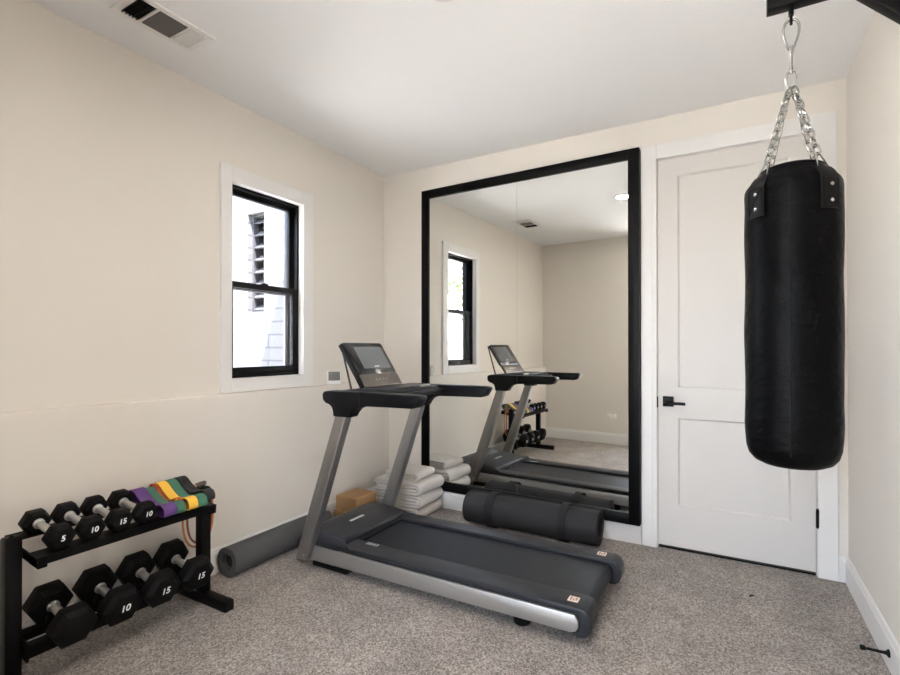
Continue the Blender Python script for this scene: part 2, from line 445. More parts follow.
# white jamb return
jx = -2.588
box(bm, jx, TX-.001, WY0-.006, WY0+.001, WZ0, WZ1); box(bm, jx, TX-.001, WY1-.001, WY1+.006, WZ0, WZ1)
box(bm, jx, TX-.001, WY0, WY1, WZ1-.001, WZ1+.006); box(bm, jx, TX-.001, WY0, WY1, WZ0-.006, WZ0+.001)
struct('trim_2', bm, M['white'])
win = struct_empty('window_1')
def rectframe(bm, x0, x1, ya, yb_, za, zb, w, wt=None, wb=None, bev=.002):
    wt = wt or w; wb = wb or w
    box(bm, x0, x1, ya, ya+w, za, zb, bev); box(bm, x0, x1, yb_-w, yb_, za, zb, bev)
    box(bm, x0, x1, ya+w, yb_-w, zb-wt, zb, bev); box(bm, x0, x1, ya+w, yb_-w, za, za+wb, bev)
fy0, fy1, fz0, fz1 = WY0+.001, WY1-.001, WZ0+.001, WZ1-.001
bm = B()
rectframe(bm, XO+.01, jx, fy0, fy1, fz0, fz1, .014)
for x in (-2.622, -2.664): # tracks
    rectframe(bm, x-.005, x, fy0+.012, fy1-.012, fz0+.012, fz1-.012, .010)
link('window_frame', bm, M['winblack'], win)
MZ = 1.645
bm = B(); rectframe(bm, -2.661, -2.630, fy0+.015, fy1-.015, MZ-.020, fz1-.015, .032, .030, .038)
us = link('upper_sash', bm, M['winblack'], win)
bm = B(); box(bm, -2.647, -2.643, fy0+.045, fy1-.045, MZ, fz1-.043); link('pane', bm, M['glass'], us, 0)
bm = B(); rectframe(bm, -2.620, -2.591, fy0+.015, fy1-.015, fz0+.015, MZ+.020, .032, .036, .048)
ls = link('lower_sash', bm, M['winblack'], win)
bm = B(); box(bm, -2.607, -2.603, fy0+.045, fy1-.045, fz0+.06, MZ-.014); link('pane', bm, M['glass'], ls, 0)
bm = B(); box(bm, -2.612, -2.594, 2.13, 2.18, MZ+.0195, MZ+.030, .003); box(bm, -2.608, -2.598, 2.15, 2.158, MZ+.029, MZ+.036, .002)
link('sash_lock', bm, M['winblack'], ls)
bm = B()  # pale insect screen channel outside the lower sash
rectframe(bm, -2.690, -2.678, fy0+.016, fy1-.016, fz0+.016, MZ, .022)
link('screen_channel', bm, mat('pale aluminium', (150, 150, 156), .5, metal=.3), win)

# ------------------------------------------------------------------ outdoors
bm = B(); box(bm, -16, XO, -16, 12, -.45, -.3); box(bm, XO, 8, -16, HY0-.121, -.45, -.15); box(bm, XO, HX0-.121, HY0-.121, YR-.131, -.45, -.15); struct('ground', bm, M['patio'])
YW = 3.0
vx0, vx1, vz0, vz1 = -3.845, -3.626, 1.585, 2.49
bm = B()
box(bm, -9, vx0, YW, YW+.3, -.3, 5); box(bm, vx1, XO-.002, YW, YW+.3, -.3, 5)
box(bm, vx0, vx1, YW, YW+.3, -.3, vz0); box(bm, vx0, vx1, YW, YW+.3, vz1, 5); box(bm, vx0, vx1, YW+.2, YW+.3, vz0, vz1)
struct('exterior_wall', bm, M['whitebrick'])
t = thing('louver_vent', 'grey slatted louver recessed in the white brick wall outside', 'vent', (0, 0, 0))
bm = B()
box(bm, vx0, vx0+.02, YW+.05, YW+.12, vz0, vz1); box(bm, vx1-.02, vx1, YW+.05, YW+.12, vz0, vz1)
box(bm, vx0+.02, vx1-.02, YW+.05, YW+.12, vz1-.02, vz1); box(bm, vx0+.02, vx1-.02, YW+.05, YW+.12, vz0, vz0+.02)
link('frame', bm, M['louver'], t)
bm = B(); n = 8
for k in range(n):
    zc = vz0+.05+(vz1-vz0-.1)*k/(n-1)
    box(bm, vx0+.02, vx1-.02, -.045, .045, -.006, .006, 0, mtx=Matrix.Translation((0, YW+.09, zc)) @ Matrix.Rotation(R(38), 4, 'X'))
link('slats', bm, M['louver'], t, 0)
bm = B(); box(bm, vx0+.02, vx1-.02, YW+.15, YW+.19, vz0+.01, vz1-.01); link('backing', bm, M['ventdark'], t, 0)

# brick house and tree seen through the window in the mirror
t = thing('brick_house', 'red brick house outside, seen in the mirrored window', 'house', (-9.6, -8.5, -.3))
bm = B(); box(bm, -2.6, 2.6, -6, 6, 0, 4.4); link('walls', bm, M['redbrick'], t, 0)
bm = B(); prism(bm, [(-3, 4.4), (3, 4.4), (0, 6.1)], -6.3, 6.3, 'Y'); link('roof', bm, M['roof'], t, 0)
t = thing('garden_tree', 'leafy tree outside, seen in the mirrored window', 'tree', (-4.9, -2.9, -.3))
bm = B(); tube(bm, [(0, 0, 0), (.05, 0, 1), (0, .05, 2), (.1, .1, 3.1)], [.12, .1, .09, .05], 10)
for k in range(6):
    a = k*1.05; tube(bm, [(0, .05, 1.9+k*.12), (.5*math.cos(a), .5*math.sin(a), 2.5+k*.12), (.9*math.cos(a), .9*math.sin(a), 2.9+k*.1)], [.05, .03, .015], 6)
link('trunk', bm, M['bark'], t)
bm = B(); rnd = random.Random(3)
for k in range(1100):
    a = rnd.uniform(0, 2*PI); u = rnd.uniform(-1, 1); r = rnd.random()**.4
    p = Vector((1.15*r*math.cos(a)*math.sqrt(1-u*u), 1.15*r*math.sin(a)*math.sqrt(1-u*u), 2.95+1.0*r*u))
    q = Matrix.Translation(p) @ Matrix.Rotation(rnd.uniform(0, 6), 4, Vector((rnd.uniform(-1, 1), rnd.uniform(-1, 1), rnd.uniform(-1, 1))))
    s = rnd.uniform(.05, .09)
    vs = [bm.verts.new(q @ Vector(c)) for c in ((-s, 0, 0), (0, -s*.5, 0), (s, 0, 0), (0, s*.5, 0))]
    bm.faces.new(vs)
link('leaves', bm, M['leaf'], t, 0)['kind'] = 'stuff'

# ------------------------------------------------------------------ mirror
t = thing('wall_mirror', 'large two panel wall mirror in a black wooden frame', 'mirror', (-1.32, YB, .13))
def loc(o): return Matrix.Translation(-Vector(o.location))
bm = B()
for x0, x1, za, zb in ((mx0, ix0, mz0, mz1), (ix1, mx1, mz0, mz1), (ix0, ix1, mz0, iz0), (ix0, ix1, iz1, mz1)):
    tt = bmesh.new()
    pts = [(x0, glassY(x0)-.012), (x1, glassY(x1)-.012), (x1, max(YB-.001, glassY(x1)+.004)), (x0, max(YB-.001, glassY(x0)+.004))]
    prism(bm, pts, za, zb, 'Z', .0015)
    tt.free()
bm.transform(loc(t)); link('frame', bm, M['blackframe'], t)
seam = -1.336
for xa, xb in ((ix0-.004, seam-.0006), (seam+.0006, ix1+.004)):
    bm = B()
    P = [(x, glassY(x), z) for z in (iz0-.004, iz1+.004) for x in (xa, xb)]
    Q = [(x, y+.005, z) for x, y, z in P]
    V = [bm.verts.new(p) for p in P]; W = [bm.verts.new(p) for p in Q]
    bm.faces.new((V[0], V[1], V[3], V[2])); bm.faces.new((W[0], W[2], W[3], W[1]))
    for a, b_ in ((0, 1), (1, 3), (3, 2), (2, 0)): bm.faces.new((V[a], W[a], W[b_], V[b_]))
    bm.transform(loc(t)); bm.faces.ensure_lookup_table()
    for f in bm.faces[1:]: f.material_index = 1
    link('mirror_panel', bm, [M['mirror'], M['glassedge']], t, 0)

# ------------------------------------------------------------------ ceiling vent, lights, outlet
t = thing('ceiling_vent', 'white metal air vent in the ceiling near the left wall', 'vent', (-2.205, 1.28, H))
bm = B()
vw, vl = .104, .178
for x0, x1, y0_, y1_ in ((-vw, -vw+.03, -vl, vl), (vw-.03, vw, -vl, vl), (-vw+.03, vw-.03, -vl, -vl+.028), (-vw+.03, vw-.03, vl-.028, vl), (-vw+.03, vw-.03, -.075, -.064), (-vw+.03, vw-.03, .064, .075)):
    box(bm, x0, x1, y0_, y1_, -.008, .0, .0015)
for y in (-.163, .163): lathe(bm, [(0, -.011), (.004, -.0095), (.005, -.008)], 10, Matrix.Translation((-.05, y, 0)))
link('frame', bm, M['ventlight'], t)
bm = B(); box(bm, -vw+.03, vw-.03, -vl+.028, vl-.028, -.001, -.0004); link('duct', bm, M['ventdark'], t, 0)
bm = B()
for k in range(9):
    x = -.066+k*.0165
    box(bm, -.0014, .0014, -.062, .062, -.006, .006, mtx=Matrix.Translation((x, 0, -.006)) @ Matrix.Rotation(R(52), 4, 'Y'))
link('middle_louvers', bm, M['ventgrey'], t, 0)
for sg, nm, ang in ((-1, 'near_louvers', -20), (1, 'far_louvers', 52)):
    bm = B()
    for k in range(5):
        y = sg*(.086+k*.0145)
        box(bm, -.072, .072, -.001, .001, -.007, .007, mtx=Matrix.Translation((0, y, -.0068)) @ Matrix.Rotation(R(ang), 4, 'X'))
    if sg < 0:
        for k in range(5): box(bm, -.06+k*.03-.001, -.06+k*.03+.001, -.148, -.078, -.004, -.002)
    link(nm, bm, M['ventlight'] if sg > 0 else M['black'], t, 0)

def can_light(x, y, label, group=None, strength=None):
    t = thing('recessed_light', label, 'ceiling light', (x, y, H), group)
    bm = B(); lathe(bm, [(.062, -.001), (.064, -.006), (.082, -.007), (.088, -.004), (.089, 0)], 40, cap=False); link('trim_ring', bm, M['white'], t)
    bm = B(); lathe(bm, [(0, -.0035), (.05, -.0035), (.063, -.002)], 32, cap=False); link('lens', bm, M['lamp'], t)
    return t
can_light(-1.0, 1.70, 'recessed ceiling light over the treadmill, reflected in the mirror')
can_light(-.35, .6, 'recessed ceiling light close to the rear wall')  # invented lamp, added as fill towards the right wall
can_light(-.15, -.5, 'recessed ceiling light in the hall behind the room')  # invented hall lamp, added as fill
t = thing('electrical_outlet', 'white outlet plate low on the rear wall, seen in the mirror', 'outlet', (-1.585, YR, .36))
bm = B(); box(bm, -.06, .06, 0, .006, -.037, .037, .003); link('cover_plate', bm, M['plastic'], t)
for x in (-.025, .025):
    bm = B(); box(bm, x-.015, x+.015, .005, .0075, -.02, .02, .002); link('socket', bm, M['ventlight'], t)

# thermometer gadget on the ledge
t = thing('digital_clock', 'small white digital clock with a grey screen on the wall ledge', 'clock', (-2.528, 2.715, LED), rot=(0, 0, R(-38)))
bm = B(); prism(bm, [(-.022, .002), (.018, .002), (.004, .098), (-.008, .098)], -.05, .05, 'Y', .004)
link('case', bm, M['plastic'], t)
bm = B(); sl_ = math.atan2(.014, .096)
box(bm, -.001, .0015, -.040, .044, -.032, .034, .001, mtx=Matrix.Translation((.0108, 0, .058)) @ Matrix.Rotation(-sl_, 4, 'Y'))
link('screen', bm, M['gadgetgrey'], t)

# ------------------------------------------------------------------ treadmill
TM = (-1.32, 2.38, 0)
t = thing('treadmill', 'grey and black motorised treadmill with silver side panels and a console', 'treadmill', TM)
Ti = loc(t)
def tl(name, bm, m, parent=t, smooth=35):
    bm.transform(Ti); return link(name, bm, m, parent, smooth)
Y0, Y1 = 2.05, 2.71
for ya, yb_ in ((Y0, Y0+.02), (Y1-.02, Y1)):
    bm = B()
    pts = [(-2.14, .050), (-.585, .062), (-.562, .070), (-.551, .09), (-.552, .116), (-.566, .139), (-2.14, .135)]
    prism(bm, pts, ya, yb_, 'Y', .003)
    tl('side_panel', bm, M['silver'])
for ya, yb_ in ((Y0+.004, 2.19), (2.60, Y1-.004)):
    bm = B()
    e_ = 0 if ya < 2.3 else .018
    pts = [(-1.86, .137), (-.565+e_, .1405), (-.548+e_, .12), (-.546+e_, .09), (-.558+e_, .068), (-.585+e_, .061), (-.56+e_, .048), (-.53+e_, .048), (-.508+e_, .064), (-.499+e_, .095), (-.501+e_, .134), (-.517+e_, .160), (-.542+e_, .170), (-1.86, .167)]
    prism(bm, pts, ya, yb_, 'Y', .007, 3)
    rail = tl('side_rail', bm, M['tread'])
    yc = (ya+yb_)/2+(.0 if ya < 2.3 else .012)
    bm = B(); box(bm, -.612, -.566, yc-.024, yc+.024, .1675, .1703, .0006)
    st_ = tl('foil_sticker', bm, M['sticker'], rail)
    bm = B()
    for (a, b_, c, d) in ((-.61, -.603, -.016, .016), (-.598, -.592, -.016, .004), (-.587, -.58, -.01, .016)):
        box(bm, a+.006, b_+.006, yc+c, yc+d, .1703, .1706)
    tl('print', bm, mat('brown print', (150, 118, 98), .5), st_)
# inner deck body between panels
bm = B(); box(bm, -2.12, -.62, Y0+.02, Y1-.02, .06, .138, .004); tl('deck', bm, M['treadblack'])
# belt wraps round the rear roller
bm = B()
pts = [(-1.9, .149), (-.565, .152)] + [(-.565+.045*math.sin(a), .107+.045*math.cos(a)) for a in [R(x) for x in range(15, 181, 15)]] + [(-.61, .062), (-.61, .105), (-1.9, .1395)]
prism(bm, pts, 2.196, 2.594, 'Y'); tl('belt', bm, M['belt'])
# hood
bm = B()
hp = [(-2.205, .085), (-2.20, .15), (-2.175, .19), (-2.12, .21), (-2.06, .213), (-1.985, .207), (-1.93, .198), (-1.885, .188), (-1.865, .178), (-1.862, .158), (-1.93, .14), (-2.0, .12)]
prism(bm, hp, Y0+.055, Y1-.055, 'Y', .005, 2)
for ya, yb_, s_ in ((Y0+.006, Y0+.056, 1), (Y1-.056, Y1-.006, -1)):
    # rounded shoulders sloping to the sides
    A = [(-2.19, .105), (-2.185, .14), (-2.165, .152), (-2.1, .160), (-1.95, .164), (-1.80, .168), (-1.80, .150), (-2.0, .12)]
    Bp = [(-2.205, .1), (-2.20, .15), (-2.175, .19), (-2.1, .212), (-1.985, .207), (-1.875, .182), (-1.87, .155), (-2.0, .12)]
    yo, yi = (ya, yb_) if s_ > 0 else (yb_, ya)
    tt = bmesh.new()
    VA = [tt.verts.new((x, yo, z)) for x, z in A]; VM = [tt.verts.new(((a[0]*.45+b_[0]*.55), yo+(yi-yo)*.4, a[1]*.25+b_[1]*.75)) for a, b_ in zip(A, Bp)]; VB = [tt.verts.new((x, yi, z)) for x, z in Bp]
    for P_, Q_ in ((VA, VM), (VM, VB)):
        for k in range(len(P_)):
            k2 = (k+1) % len(P_); tt.faces.new((P_[k], P_[k2], Q_[k2], Q_[k]))
    tt.faces.new(VA); tt.faces.new(VB[::-1]); bmesh.ops.recalc_face_normals(tt, faces=tt.faces[:]); merge(bm, tt)
hood = tl('motor_hood', bm, M['tread'], smooth=50)
bm = B()
hs = math.atan2(.006, .075)
box(bm, -.009, .009, -.062, .062, 0, .002, .0006, mtx=Matrix.Translation((-2.005, 2.36, .2085)) @ Matrix.Rotation(hs, 4, 'Y'))
tl('badge', bm, M['mark'], hood)
# cooling lip
bm = B(); box(bm, -1.868, -1.83, 2.14, 2.655, .139, .160, .004); tl('hood_lip', bm, M['treadblack'], hood)
# illegible pale marks printed on the near rail
bm = B()
for k, (dx, w, h) in enumerate(((0, .005, .03), (.012, .005, .024), (.023, .007, .028), (.036, .004, .02), (.046, .008, .026), (.066, .008, .032))):
    box(bm, -1.765+dx, -1.765+dx+w, 2.165-h/2, 2.165+h/2, .1675, .1681)
tl('rail_marking', bm, M['mark'])
bm = B(); lathe(bm, [(0, .0), (.005, 0), (.006, -.001)], 12, Matrix.Translation((-1.2, 2.575, .1495))); tl('belt_dot', bm, M['mark'])
# feet / wheels
for x, r_ in ((-1.97, .032), (-.83, .028)):
    for y in (2.13, 2.63):
        bm = B()
        if x < -1.5:
            box(bm, x-.13, x+.13, y-.05, y+.05, .004, .03, .006); box(bm, x-.1, x+.1, y-.04, y+.04, .028, .062)
            tl('base_foot', bm, M['treadblack'])
        else:
            lathe(bm, [(.036, .001), (.04, .006), (.04, .02), (.03, .026), (.016, .03), (.016, .06)], 24, Matrix.Translation((x, y, 0)))
            tl('rubber_foot', bm, M['rubber'])
# uprights
for ya, yb_, sh in ((2.012, 2.07, 0), (2.69, 2.748, .045)):
    bm = B()
    prism(bm, [(x+sh, z) for x, z in [(-2.170, .052), (-2.080, .058), (-1.780, .92), (-1.856, .92)]], ya, yb_, 'Y', .008, 3)
    up = tl('upright', bm, M['silver2'])
    bm = B(); lathe(bm, [(0, -.004), (.007, -.003), (.008, 0)], 12, frame_mtx((-2.10+sh, ya-.0 if ya < 2.3 else yb_, .085), (1, 0, 0), (0, 0, 1)))
    tl('bolt', bm, M['chrome'], up)
# handles: curved neck and long bar, one piece
for yc, sh in ((2.041, 0), (2.719, .045)):
    bm = B()
    top = [(-1.950, .975), (-1.953, 1.005), (-1.943, 1.020), (-1.91, 1.026), (-1.72, 1.026), (-1.5, 1.026), (-1.335, 1.026), (-1.310, 1.020), (-1.307, 1.008), (-1.335, .966), (-1.358, .959), (-1.5, .957), (-1.645, .954), (-1.690, .948), (-1.720, .935), (-1.742, .914), (-1.758, .888), (-1.873, .888), (-1.876, .915), (-1.885, .938), (-1.905, .952), (-1.93, .958)]
    top = [(x+sh, z) for x, z in top]
    prism(bm, top, yc-.036, yc+.036, 'Y', .012, 3)
    hd = tl('handrail', bm, M['grip'], smooth=50)
    bm = B(); prism(bm, [(-1.688+sh, .9465), (-1.682+sh, .9475), (-1.682+sh, 1.0268), (-1.688+sh, 1.0268)], yc-.0368, yc+.0368, 'Y')
    tl('grip_seam', bm, M['bezel'], hd)
# console bridge and tray
bm = B()
prism(bm, [(-1.93, .975), (-1.93, 1.005), (-1.90, 1.023), (-1.80, 1.030), (-1.62, 1.022), (-1.60, 1.008), (-1.62, .985), (-1.70, .965), (-1.85, .96)], 2.076, 2.684, 'Y', .006, 2)
cons = tl('console_bridge', bm, M['treadblack'], smooth=45)
bm = B(); box(bm, -1.77, -1.63, 2.14, 2.62, 1.020, 1.034, .004); tl('tray', bm, M['tread'], cons)
bm = B(); box(bm, -1.645, -1.622, 2.50, 2.60, 1.022, 1.037, .004); tl('speed_key', bm, M['silver'], cons)
bm = B(); tube(bm, [(-1.58, 2.076, .992), (-1.58, 2.684, .992)], .016, 16); tl('crossbar', bm, M['grip'], cons)
# screen slab
bmx = B(); xb, zb_, xt, zt = -1.81, 1.034, -1.985, 1.292
sm = frame_mtx((xb, 2.195, zb_), (0, 1, 0), (xt-xb, 0, zt-zb_))   # local x -> Y, local y -> up the slope, z -> toward +X
hh = math.hypot(xt-xb, zt-zb_); ww = .376
def rrect(x0, x1, y0, y1, r, n=6):
    out = []
    for cx, cy, a0 in ((x1-r, y0+r, -90), (x1-r, y1-r, 0), (x0+r, y1-r, 90), (x0+r, y0+r, 180)):
        for k in range(n+1):
            a = R(a0+90*k/n); out.append((cx+r*math.cos(a), cy+r*math.sin(a)))
    return out
sgn = 1 if (sm.to_3x3() @ Vector((0, 0, 1))).x > 0 else -1
def sl_pr(bm, pts, a, b_, bev=0): prism(bm, pts, sgn*a, sgn*b_, 'Z', bev, 2, sm)
bm = B(); sl_pr(bm, rrect(0, ww, .085, hh, .02), -.024, 0, .003); scr = tl('display_panel', bm, M['bezel'], t)
bm = B(); sl_pr(bm, rrect(.085, .345, .125, hh-.030, .006), 0, .0012); tl('screen', bm, M['screen'], scr)
bm = B(); sl_pr(bm, rrect(.012, ww-.004, .0, .084, .008), -.02, .002, .003); kp = tl('key_panel', bm, M['consgrey'], scr)
bm = B()
for k in range(4): sl_pr(bm, rrect(.135+k*.034, .149+k*.034, .040, .052, .005), .002, .0032)
tl('keys', bm, M['silver'], kp)
bm = B(); sl_pr(bm, rrect(.19, .235, .135, .141, .002), .0012, .0017); tl('readout', bm, M['mark'], scr)
bm = B(); sl_pr(bm, rrect(-.004, .006, .0, hh-.004, .004), -.028, -.001, .001); tl('edge_trim', bm, M['treadblack'], scr)
for y in (2.215, 2.565):
    bm = B(); tube(bm, [(-2.004, y, 1.278), (-1.92, y, 1.0)], .006, 10); tl('support_strut', bm, mat('dark brown strut', (56, 40, 34), .5), scr)

# ------------------------------------------------------------------ dumbbell rack
RY0, RY1, RXC = .77, 1.525, -2.285
t = thing('dumbbell_rack', 'black two tier steel dumbbell rack beside the left wall', 'rack', (RXC, (RY0+RY1)/2, 0))
Ri = loc(t)
def rk(name, bm, m, parent=t, smooth=35):
    bm.transform(Ri); return link(name, bm, m, parent, smooth)
for y in (RY0, RY1):
    bm = B(); box(bm, RXC-.025, RXC+.025, y-.025, y+.025, .05, .562, .003); po = rk('post', bm, M['rack'])
    bm = B(); box(bm, RXC-.022, RXC+.022, y-.022, y+.022, .562, .567, .002); lathe(bm, [(.008, .566), (.007, .572), (0, .574)], 12, Matrix.Translation((RXC, y, 0))); rk('end_cap', bm, M['black'], po)
    bm = B(); box(bm, -2.455, -2.08, y-.024, y+.024, .0, .05, .004); ft = rk('foot', bm, M['rack'])
    bm = B(); box(bm, -2.083, -2.078, y-.022, y+.022, .002, .048, .002); rk('end_plug', bm, M['black'], ft)
TIERS = []
def tier(zf, zr, fx, rx, rr, hr=None):
    """heads rest at front x=fx (centre height zf) and rear x=rx; rr = inradius. returns tilt"""
    th = math.atan2(zr-zf, fx-rx)
    m = Matrix.Translation((fx, 0, zf)) @ Matrix.Rotation(th, 4, 'Y')   # local +x front-down
    L = (fx-rx)/math.cos(th)
    for x, w in ((0.005, .036), (-L-.005, .034)) if hr is None else ():
        bm = B()
        box(bm, x-w, x+w, RY0+.026, RY1-.026, -rr-.006, -rr-.0005, .001, mtx=m)
        sgn_ = 1 if x > -.1 else -1
        xo = x+sgn_*w
        box(bm, min(xo, xo-sgn_*.006), max(xo, xo-sgn_*.006), RY0+.026, RY1-.026, -rr-.029, -rr+.002, .001, mtx=m)
        rk('shelf_rail', bm, M['rack'])
    for x, w in () if hr is None else ((-.060, .016), (-L+.060, .016)):
        bm = B()
        box(bm, x-w, x+w, RY0+.026, RY1-.026, -hr-.038, -hr-.032, .001, mtx=m)
        sgn_ = 1 if x > -.1 else -1
        xo = x+sgn_*w
        box(bm, min(xo, xo-sgn_*.006), max(xo, xo-sgn_*.006), RY0+.026, RY1-.026, -hr-.082, -hr-.030, .001, mtx=m)
        rail_ = rk('shelf_rail', bm, M['rack'])
        for yy in (.920, 1.089, 1.254, 1.418):
            bm = B(); prism(bm, [(yy-.03, -hr-.033), (yy+.03, -hr-.033), (yy+.024, -hr+.004), (yy+.015, -hr-.0015), (yy, -hr-.003), (yy-.015, -hr-.0015), (yy-.024, -hr+.004)], x-.010, x+.010, 'X', .001, mtx=m)
            rk('saddle', bm, M['rack'], rail_)
    for y, s_ in ((RY0+.028, 1), (RY1-.028, -1)):
        bm = B()
        if hr is not None:
            box(bm, -L+.02, -.035, min(y, y+s_*.008), max(y, y+s_*.008), -hr-.09, -hr-.02, .002, mtx=m)
            rk('shelf_bracket', bm, M['rack']); continue
        box(bm, -L-.045, .045, min(y, y+s_*.008), max(y, y+s_*.008), -rr-.038, -rr-.0062, .002, mtx=m)
        box(bm, -.03, .042, min(y, y+s_*.03), max(y, y+s_*.03), -rr-.04, -rr-.0064, .002, mtx=m)
        rk('shelf_bracket', bm, M['rack'])
    return th
TU = tier(.555, .576, -2.18, -2.38, .0440)
TLo = tier(.205, .242, -2.18, -2.38, .0695, .0180)

# ------------------------------------------------------------------ dumbbells
def hexhead(bm, Rr, x0, x1, ch):
    rings = []
    xs = [(x0, Rr*.74), (x0+ch, Rr), (x1-ch, Rr), (x1, Rr*.74)]
    for x, r in xs:
        rings.append([bm.verts.new((x, r*math.cos(k*PI/3), r*math.sin(k*PI/3))) for k in range(6)])
    for A, C in zip(rings, rings[1:]):
        for k in range(6): bm.faces.new((A[k], A[(k+1) % 6], C[(k+1) % 6], C[k]))
    bm.faces.new(rings[0]); bm.faces.new(rings[-1])
def make_dumbbell(y, zf, th, Rr, hl, num, label, group, numsize):
    L = .2/math.cos(th)
    m = Matrix.Translation((-2.18, y, zf)) @ Matrix.Rotation(th, 4, 'Y') @ Matrix.Translation((-L/2, 0, 0))
    t = thing('dumbbell', label, 'dumbbell', m.translation, group, m.to_euler())
    for s_ in (1, -1):
        tt = bmesh.new(); hexhead(tt, Rr, L/2-hl/2, L/2+hl/2, hl*.22)
        bmesh.ops.recalc_face_normals(tt, faces=tt.faces[:])
        bmesh.ops.bevel(tt, geom=tt.edges[:], offset=.003, segments=2, profile=.5, affect='EDGES')
        bm = B(); merge(bm, tt, Matrix.Rotation(PI if s_ < 0 else 0, 4, 'Z'))
        hd = link('head', bm, M['rubber'], t)
        if s_ > 0 and num:
            tb = text_bm(num, numsize, .0005, .12, .0007); bm = B()
            merge(bm, tb, frame_mtx((L/2+hl/2+.0004, 0, 0), (0, 1, 0), (0, 0, 1)))
            link('weight_number', bm, M['num'], hd, 0)
    a = L/2-hl/2
    r0 = .0135 if Rr < .06 else .0155
    prof = [(r0*1.45, -a), (r0*1.45, -a+.006), (r0, -a+.009)]
    for k in range(13):
        u = k/12; prof.append((r0*(1+.06*math.sin(PI*u)), -a+.012+(2*a-.024)*u))
    prof += [(r0, a-.009), (r0*1.45, a-.006), (r0*1.45, a)]
    bm = B(); lathe(bm, prof, 20, Matrix.Rotation(PI/2, 4, 'Y')); link('handle', bm, M['chrome'], t)
    return t
g = 'hex dumbbells on the rack'
up_l = [('5', 'black hex dumbbell marked 5 at the open end of the upper tier'),
        ('10', 'black hex dumbbell marked 10 next to the 5 on the upper tier'),
        ('15', 'black hex dumbbell marked 15 on the upper tier'),
        ('10', 'black hex dumbbell marked 10 against the purple band on the upper tier')]
for (n_, lb), y in zip(up_l, (.876, .979, 1.082, 1.185)):
    make_dumbbell(y, .555, TU, .0505, .062, n_, lb, g, .029)
lo_l = [(None, 'larger black hex dumbbell with no number showing on the lower tier'),
        ('10', 'larger black hex dumbbell marked 10 on the lower tier'),
        ('15', 'larger black hex dumbbell marked 15 beside the 10 on the lower tier'),
        ('15', 'larger black hex dumbbell marked 15 by the rack post nearest the rolled mat, lower tier')]
for (n_, lb), y in zip(lo_l, (.920, 1.089, 1.254, 1.418)):
    make_dumbbell(y, .205, TLo, .080, .082, n_, lb, g, .038)

# ------------------------------------------------------------------ resistance bands draped over the upper tier
BP = [(-2.142, .535), (-2.150, .556), (-2.175, .566), (-2.205, .560), (-2.245, .546), (-2.29, .549), (-2.335, .572), (-2.370, .596), (-2.40, .603), (-2.424, .590), (-2.428, .566), (-2.412, .546), (-2.38, .5405), (-2.32, .537), (-2.26, .531), (-2.21, .522), (-2.17, .518), (-2.148, .520)]
def band(name, y0, y1, m, label, dz=0, sx=1.0, sz=1.0, dx=0, wob=0.0):
    P = smooth_path([(-2.29+(x+2.29)*sx+dx, 0, .537+(z-.537)*(sz if z > .537 else 1)+dz) for x, z in BP], 5, True)
    n = len(P); th_ = .0022
    cen = [Vector((p.x, 0, p.z)) for p in P]
    bm = B(); secs = []
    K = 4
    nor = []
    for i in range(n):
        d = (cen[(i+1) % n]-cen[(i-1) % n]).normalized(); nor.append(Vector((-d.z, 0, d.x)))
    for k in range(K+1):
        y = y0+(y1-y0)*k/K
        secs.append([( bm.verts.new((c+nn*th_) + Vector((0, y+wob*math.sin((c.x+2.3)*14), 0))), bm.verts.new((c-nn*th_) + Vector((0, y+wob*math.sin((c.x+2.3)*14), 0)))) for c, nn in zip(cen, nor)])
    for k in range(K):
        for i in range(n):
            j = (i+1) % n
            bm.faces.new((secs[k][i][0], secs[k][j][0], secs[k+1][j][0], secs[k+1][i][0]))
            bm.faces.new((secs[k][i][1], secs[k+1][i][1], secs[k+1][j][1], secs[k][j][1]))
    for k in (0, K):
        for i in range(n):
            j = (i+1) % n
            bm.faces.new((secs[k][i][0], secs[k][i][1], secs[k][j][1], secs[k][j][0]))
    o = link('resistance_band', bm, m, None, 50)
    return tag(o, label, 'resistance band', 'loop bands on the rack')
band('b', 1.243, 1.300, M['purple'], 'purple flat loop band draped over the rack', wob=.004)
band('b', 1.303, 1.340, M['green'], 'dull green loop band between the purple and red bands', sz=.9, wob=.004)
band('b', 1.3425, 1.3545, M['red'], 'narrow brick red loop band beside the yellow one', sz=1.06, sx=.86, dx=-.02, wob=.004)
band('b', 1.357, 1.401, M['yellow'], 'amber yellow loop band draped over the rack', sz=1.1, wob=.004)
band('b', 1.404, 1.446, M['dgreen'], 'teal green loop band between the yellow and black bands', sz=1.12, wob=.004)
band('b', 1.449, 1.494, M['bblack'], 'black loop band at the post end of the upper tier', dz=.017, sz=.9, sx=.96)
# hanging exercise tubes
def hang_tube(x, yc, hw, zt, zb, r, m, label):
    pts = []
    for k in range(40):
        a = 2*PI*k/40; c, s_ = math.cos(a), math.sin(a)
        e = .7 if s_ > 0 else .9
        pts.append((x, yc+hw*math.copysign(abs(c)**e, c), (zt+zb)/2+(zt-zb)/2*math.copysign(abs(s_)**e, s_)))
    bm = B(); tube(bm, pts, r, 8, True)
    o = link('exercise_tube', bm, m); tag(o, label, 'exercise tube', 'stretch tubes hanging from the rack'); return o
a_ = hang_tube(-2.329, 1.527, .080, .5475, .262, .0052, M['tubeorange'], 'tan orange stretch tube hanging longest behind the rack post')
hang_tube(-2.316-.0, 1.525, .064, .5475, .285, .0050, M['tubered'], 'rust brown stretch tube hanging inside the orange one')
bm = B(); tube(bm, smooth_path([(-2.330, 1.507, .5655), (-2.338, 1.535, .568), (-2.35, 1.575, .566)], 5), .0115, 12); gr = link('handle', bm, M['gripgrey'], a_)
